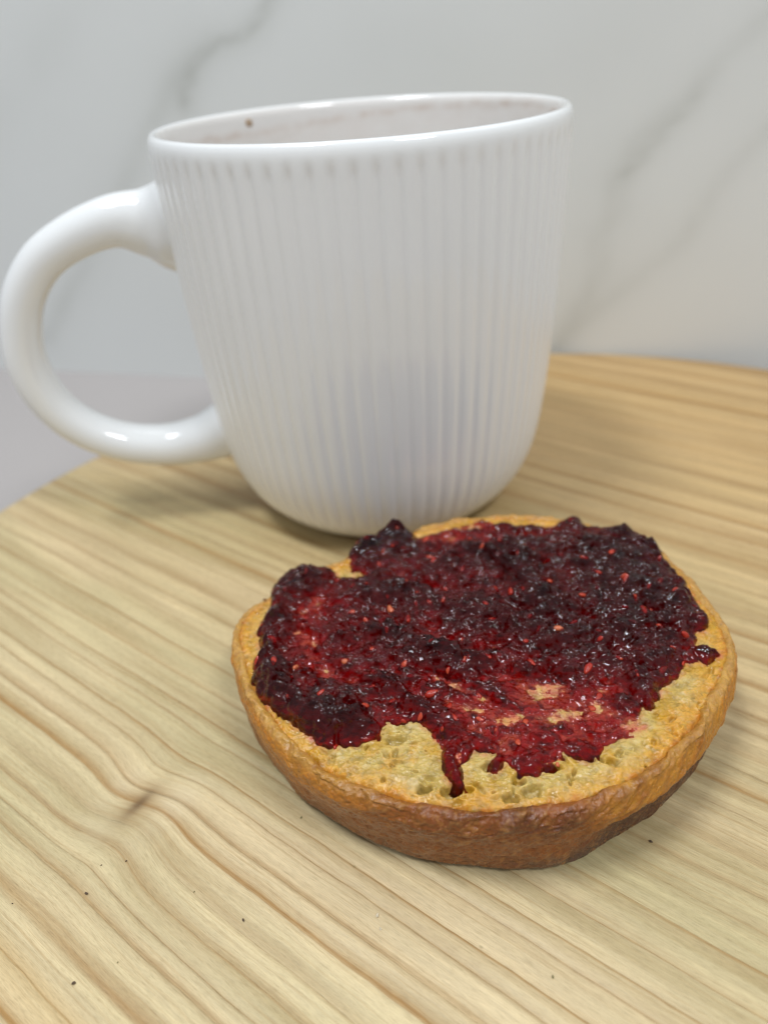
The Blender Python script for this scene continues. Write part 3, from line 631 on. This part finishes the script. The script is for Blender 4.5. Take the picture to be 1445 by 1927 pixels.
def jam_height(x, y):
    """thickness of the jam over the crumb (negative: none)"""
    sd = jam_sd(x, y)
    ux = x + 0.5 * fbm(x / 2.2, y / 2.2, 3, 81); uy = y + 0.5 * fbm(x / 2.2 + 7, y / 2.2, 3, 83)
    smear = J(1020, 1350); sm = np.exp(-(((ux - smear[0]) / 16.5) ** 2 + ((uy - smear[1]) / 8.5) ** 2) ** 1.5)
    h = 1.45 - 1.22 * sm
    lf = J(590, 1180); sl = np.exp(-((ux - lf[0]) / 8) ** 2 - ((uy - lf[1]) / 12) ** 2); h = h - 0.75 * sl
    bk = J(850, 1000); sb = np.exp(-((ux - bk[0]) / 11) ** 2 - ((uy - bk[1]) / 5.5) ** 2); h = h - 0.8 * sb
    for (a, b, r, e) in THICK:
        p = J(a, b); d2 = ((ux - p[0]) ** 2 + (uy - p[1]) ** 2) / (r * r)
        h = h + e * np.exp(-d2 * 1.5)
    for pts, wd, e in RIDGE:
        P = [J(*p) for p in pts]; q = seg_dist(ux, uy, P); h = h + 1.35 * e * np.exp(-(q / wd) ** 2)
    h = h + 1.7 * fbm(x / 4.4, y / 2.8, 2, 91) * (1 - 0.4 * sm)
    # drupelets: round little domes
    w1 = worley(ux / 1.9, uy / 1.9, 93); w2 = worley(ux / 1.2 + 3, uy / 1.05, 95); w3 = worley(ux / .55 + 1, uy / .5, 97)
    sd = sd + 0.75 * (np.sqrt(np.clip(1 - (w1 / .8) ** 2, 0, 1)) - 0.75)
    msk = 0.38 + 0.70 * np.clip(fbm(x / 6, y / 5, 2, 99) * 2.6 + .5 + 0.9 * sstep(-6, -18, x), 0, 1)
    dome = lambda w, r: np.sqrt(np.clip(1 - (w / r) ** 2, 0, 1))
    h = h + (1 - 0.5 * sm) * msk * (0.95 * (dome(w1, .80) - .7) + 0.50 * (dome(w2, .78) - .7) ) + 0.62 * fbm(x / 1.7, y / 1.2, 2, 101)
    for (a, b, rx, ry, tn, e) in THIN:
        p = J(a, b, -0.5); an = radians(tn); ex = (ux - p[0]) * cos(an) + (uy - p[1]) * sin(an); ey = -(ux - p[0]) * sin(an) + (uy - p[1]) * cos(an)
        h = h - (e * 1.05) * np.exp(-((ex / rx) ** 2 + (ey / ry) ** 2) ** 0.9)
    film = 0.17 + 0.10 * fbm(x / 1.3, y / 1.3, 3, 107); film = np.where(sd > 0.5, film, -1.0)
    h = np.where(h < film + .45, film + 0.45 * np.exp((np.minimum(h, film + .45) - film - .45) / 0.45), h)
    wd = 1.3 + 2.5 * np.clip(h / 3, 0, 1); k = np.clip(sd / wd, 0, 1); edge = np.sqrt(1 - (1 - k) ** 2)
    return np.where(sd > 0, np.where(h > 0, h * edge, h), np.maximum(sd * 1.5, -1.5))
JX = dict(z0=0)
def jam():
    x0, y0 = JP.min(0) - 1.6; x1, y1 = JP.max(0) + 1.6; st = 0.15
    nx = int((x1 - x0) / st); ny = int((y1 - y0) / st)
    X, Y = np.meshgrid(np.linspace(x0, x1, nx), np.linspace(y0, y1, ny), indexing='ij')
    zb = top_smooth(X, Y); cdv = crumb_detail(X, Y) * 0.75
    h = jam_height(X, Y)
    thk = sstep(0.0, 1.6, h)
    Zt = zb + h + cdv * (1.0 - 0.9 * thk)
    Zt = np.where(h > 0.05, np.maximum(Zt, zb + cdv + 0.10), Zt)
    JX.update(x0=x0, y0=y0, dx=(x1 - x0) / (nx - 1), dy=(y1 - y0) / (ny - 1), Z=Zt, h=h)
    Zb = zb - 2.2
    Zt = np.maximum(Zt, Zb + 0.3)
    use = h > -1.2
    cell = use[:-1, :-1] & use[1:, :-1] & use[:-1, 1:] & use[1:, 1:]
    i, j = np.nonzero(cell); n = nx * ny
    a = i * ny + j; b = (i + 1) * ny + j; c = b + 1; d = a + 1
    top = np.stack([a, b, c, d], 1); bot = np.stack([d, c, b, a], 1) + n
    q = [top, bot]
    cp = np.pad(cell, 1)
    for di, dj, (p1, p2) in ((-1, 0, ('d', 'a')), (1, 0, ('b', 'c')), (0, -1, ('a', 'b')), (0, 1, ('c', 'd'))):
        nb = cp[i + 1 + di, j + 1 + dj] == False
        m = dict(a=a, b=b, c=c, d=d); s = m[p1][nb]; e = m[p2][nb]
        q.append(np.stack([e, s, s + n, e + n], 1))
    q = np.vstack(q)
    V = np.concatenate([np.stack([X, Y, Zt], -1).reshape(-1, 3), np.stack([X, Y, Zb], -1).reshape(-1, 3)])
    used = np.unique(q); remap = np.full(2 * n, -1); remap[used] = np.arange(len(used))
    me = mesh_np('raspberry_jam', (V[used] - np.array([MC[0], MC[1], 0])) * MM, remap[q])
    o = link('raspberry_jam', me, mat_jam()); o.location = (MC[0] * MM, MC[1] * MM, 0)
    tag(o, 'dark red raspberry jam with seeds, spread unevenly over the toasted muffin half', 'jam')
    return o
jam_o = jam()
def jam_top(x, y):
    i = int(round((x - JX['x0']) / JX['dx'])); j = int(round((y - JX['y0']) / JX['dy']))
    i = min(max(i, 2), JX['Z'].shape[0] - 3); j = min(max(j, 2), JX['Z'].shape[1] - 3)
    Z = JX['Z']; n = Vector((-(Z[i + 2, j] - Z[i - 2, j]) / (4 * JX['dx']), -(Z[i, j + 2] - Z[i, j - 2]) / (4 * JX['dy']), 1)).normalized()
    return Z[i, j], JX['h'][i, j], n
def seeds():
    ms = []
    for k, (c1, c2) in enumerate([((0.38, 0.030, 0.014), (0.52, 0.08, 0.030)), ((0.30, 0.014, 0.008), (0.42, 0.035, 0.014)), ((0.48, 0.10, 0.04), (0.56, 0.16, 0.06))]):
        t = NT('raspberry_seed'); o = t.obj()
        t.put(t.b.inputs['Base Color'], t.ramp(t.noise(o, 1500, 3), [(0.3, c1), (0.7, c2)])); t.b.inputs['Roughness'].default_value = 0.16
        t.b.inputs['Subsurface Weight'].default_value = 0.3; t.b.inputs['Subsurface Scale'].default_value = 0.0005
        t.l.new(t.bump(t.noise(o, 5200, 2), 0.5, 0.0001), t.b.inputs['Normal']); ms.append(t.m)
    import bmesh
    meshes = []
    for k in range(3):
        b = bmesh.new(); bmesh.ops.create_uvsphere(b, u_segments=14, v_segments=9, radius=1)
        for v in b.verts:
            x, y, z = v.co; tp = 1 - 0.28 * (x + 1) / 2 * (1 + 0.4 * (k == 1))
            v.co = Vector((x * 0.95, y * 0.60 * tp + 0.12 * (1 - x * x) * (k - 1), z * 0.42 * tp)) * MM
        me = bpy.data.meshes.new('seed'); b.to_mesh(me); b.free(); me.materials.append(ms[k])
        me.polygons.foreach_set('use_smooth', np.ones(len(me.polygons), bool)); meshes.append(me)
    known = [(1150, 1050), (1175, 1100), (1240, 1095), (1268, 1118), (1172, 1096), (1290, 1188), (1266, 1220), (1248, 1258), (990, 1212), (1050, 1197), (1126, 1214), (925, 1163), (1055, 1035), (980, 1025), (905, 1040), (808, 1043), (815, 1052), (740, 1022), (808, 1130), (782, 1112), (735, 1140), (748, 1162), (768, 1164),
             (598, 1108), (512, 1202), (482, 1238), (518, 1256), (556, 1250), (588, 1285), (605, 1315), (690, 1255), (688, 1335), (632, 1398), (740, 1322), (812, 1305), (855, 1355), (905, 1352), (845, 1322), (690, 1160), (875, 1245), (1000, 1250), (1105, 1262), (1125, 1308), (1038, 1300), (990, 1358), (900, 1300), (860, 1430), (1180, 1062),
             (1128, 1080), (1075, 1010), (1005, 1005), (885, 1005), (800, 1000), (1210, 1150), (1150, 1160), (1095, 1120), (1035, 1100), (690, 1020), (660, 1145), (650, 1240), (700, 1215), (760, 1250), (930, 1210), (960, 1110), (1240, 1180), (1110, 1325), (975, 1400), (1050, 1430), (935, 1375), (790, 1350)]
    pts = [J(x, y, 1.2) for x, y in known]; r2 = random.Random(5)
    tries = 0
    while len(pts) < 170 and tries < 6000:
        tries += 1
        p = np.array([r2.uniform(JP[:, 0].min(), JP[:, 0].max()), r2.uniform(JP[:, 1].min(), JP[:, 1].max())])
        _, h, _ = jam_top(*p)
        if h > 0.7 and min(np.hypot(*(p - q)) for q in pts) > 2.0: pts.append(p)
    for i, p in enumerate(pts):
        z, h, n = jam_top(*p)
        if h < 0.15: continue
        k = r2.choice([0, 0, 1, 1, 2]) if i < len(known) else r2.choice([0, 1, 1, 1])
        o = bpy.data.objects.new('seed', meshes[k]); COL.objects.link(o); o.parent = jam_o
        s = r2.uniform(0.75, 1.2) * (1.0 if i < len(known) else 0.75)
        sink = r2.uniform(0.15, 0.48) if i < len(known) else r2.uniform(0.25, 0.6)
        q = n.to_track_quat('Z', 'Y').to_matrix() @ Matrix.Rotation(r2.uniform(0, 2 * pi), 3, 'Z') @ Matrix.Rotation(r2.uniform(-.35, .35), 3, 'Y')
        o.rotation_euler = q.to_euler(); o.scale = (s, s, s)
        o.location = Vector((p[0] - MC[0], p[1] - MC[1], z - sink)) * MM
seeds()

# ================================================================== CRUMBS ON THE BOARD
def crumbs():
    import bmesh
    mats = {}
    for nm, c in (('toast_crumb_dark', (0.09, 0.055, 0.03)), ('toast_crumb_olive', (0.22, 0.19, 0.08)), ('toast_crumb_pale', (0.66, 0.58, 0.42)), ('toast_crumb_brown', (0.22, 0.11, 0.04))):
        t = NT(nm); o = t.obj(); t.put(t.b.inputs['Base Color'], t.ramp(t.noise(o, 3000, 2), [(0.3, tuple(v * .7 for v in c)), (0.7, tuple(min(1, v * 1.3) for v in c))])); t.b.inputs['Roughness'].default_value = 0.7; mats[nm.split('_')[-1]] = t.m
    data = [((163, 1681), .42, 'dark', 'dark brown crumb on the plain pale grain, left of the second darkest one'),
            ((139, 1850), .48, 'dark', 'dark oblong crumb on the plain pale wood, nearest the lower left corner'),
            ((24, 1700), .20, 'dark', 'tiny dark speck on the board by the left margin'),
            ((238, 1620), .26, 'dark', 'small dark speck just below the knot in the wood'),
            ((191, 1628), .20, 'dark', 'tiny round speck on the pale ridge left of and below the knot'),
            ((458, 1731), .36, 'dark', 'round black crumb on a pale ridge between knot and muffin front'),
            ((1224, 1583), .42, 'dark', 'charred black crumb beside the muffin at its dark right flank'),
            ((567, 1538), .34, 'olive', 'olive green fleck on the board close to the muffin on its left'),
            ((338, 1321), .22, 'olive', 'tiny olive fleck on the board left of the muffin crust'),
            ((710, 1722), .50, 'pale', 'pale flaky crumb on the board in front of the muffin, larger of the pair'),
            ((716, 1748), .32, 'pale', 'pale flaky crumb on the board in front of the muffin, smaller of the pair'),
            ((1040, 1838), .34, 'olive', 'greenish fleck on the board at the bottom, right of the middle'),
            ((222, 1811), .22, 'olive', 'faint olive fleck on plain wood right of the oblong dark crumb'),
            ((366, 1678), .20, 'olive', 'tiny greenish fleck between the knot and the round black crumb'),
            ((498, 1128), .55, 'brown', 'brown toasted crumb stuck at the back left edge of the muffin')]
    for i, (px, r, m, lab) in enumerate(data):
        b = bmesh.new(); bmesh.ops.create_icosphere(b, subdivisions=2, radius=1)
        rr = random.Random(i); a = rr.uniform(0, pi)
        for v in b.verts:
            k = rr.uniform(0.72, 1.2); v.co = Vector((v.co.x * 1.25 * k, v.co.y * 0.75 * k, v.co.z * 0.55 * k)) * r * 0.55 * MM
        me = bpy.data.meshes.new('crumb_speck'); b.to_mesh(me); b.free()
        on_muffin = m == 'brown'
        z = 16.8 if on_muffin else 0.4 * r
        p = unproject([px], z)[0]
        o = link('toast_crumb', me, mats[m], smooth=False); o.location = Vector((p[0], p[1], z)) * MM; o.rotation_euler = (0, 0, a)
        tag(o, lab, 'crumb', 'toast crumbs scattered on the board')
crumbs()
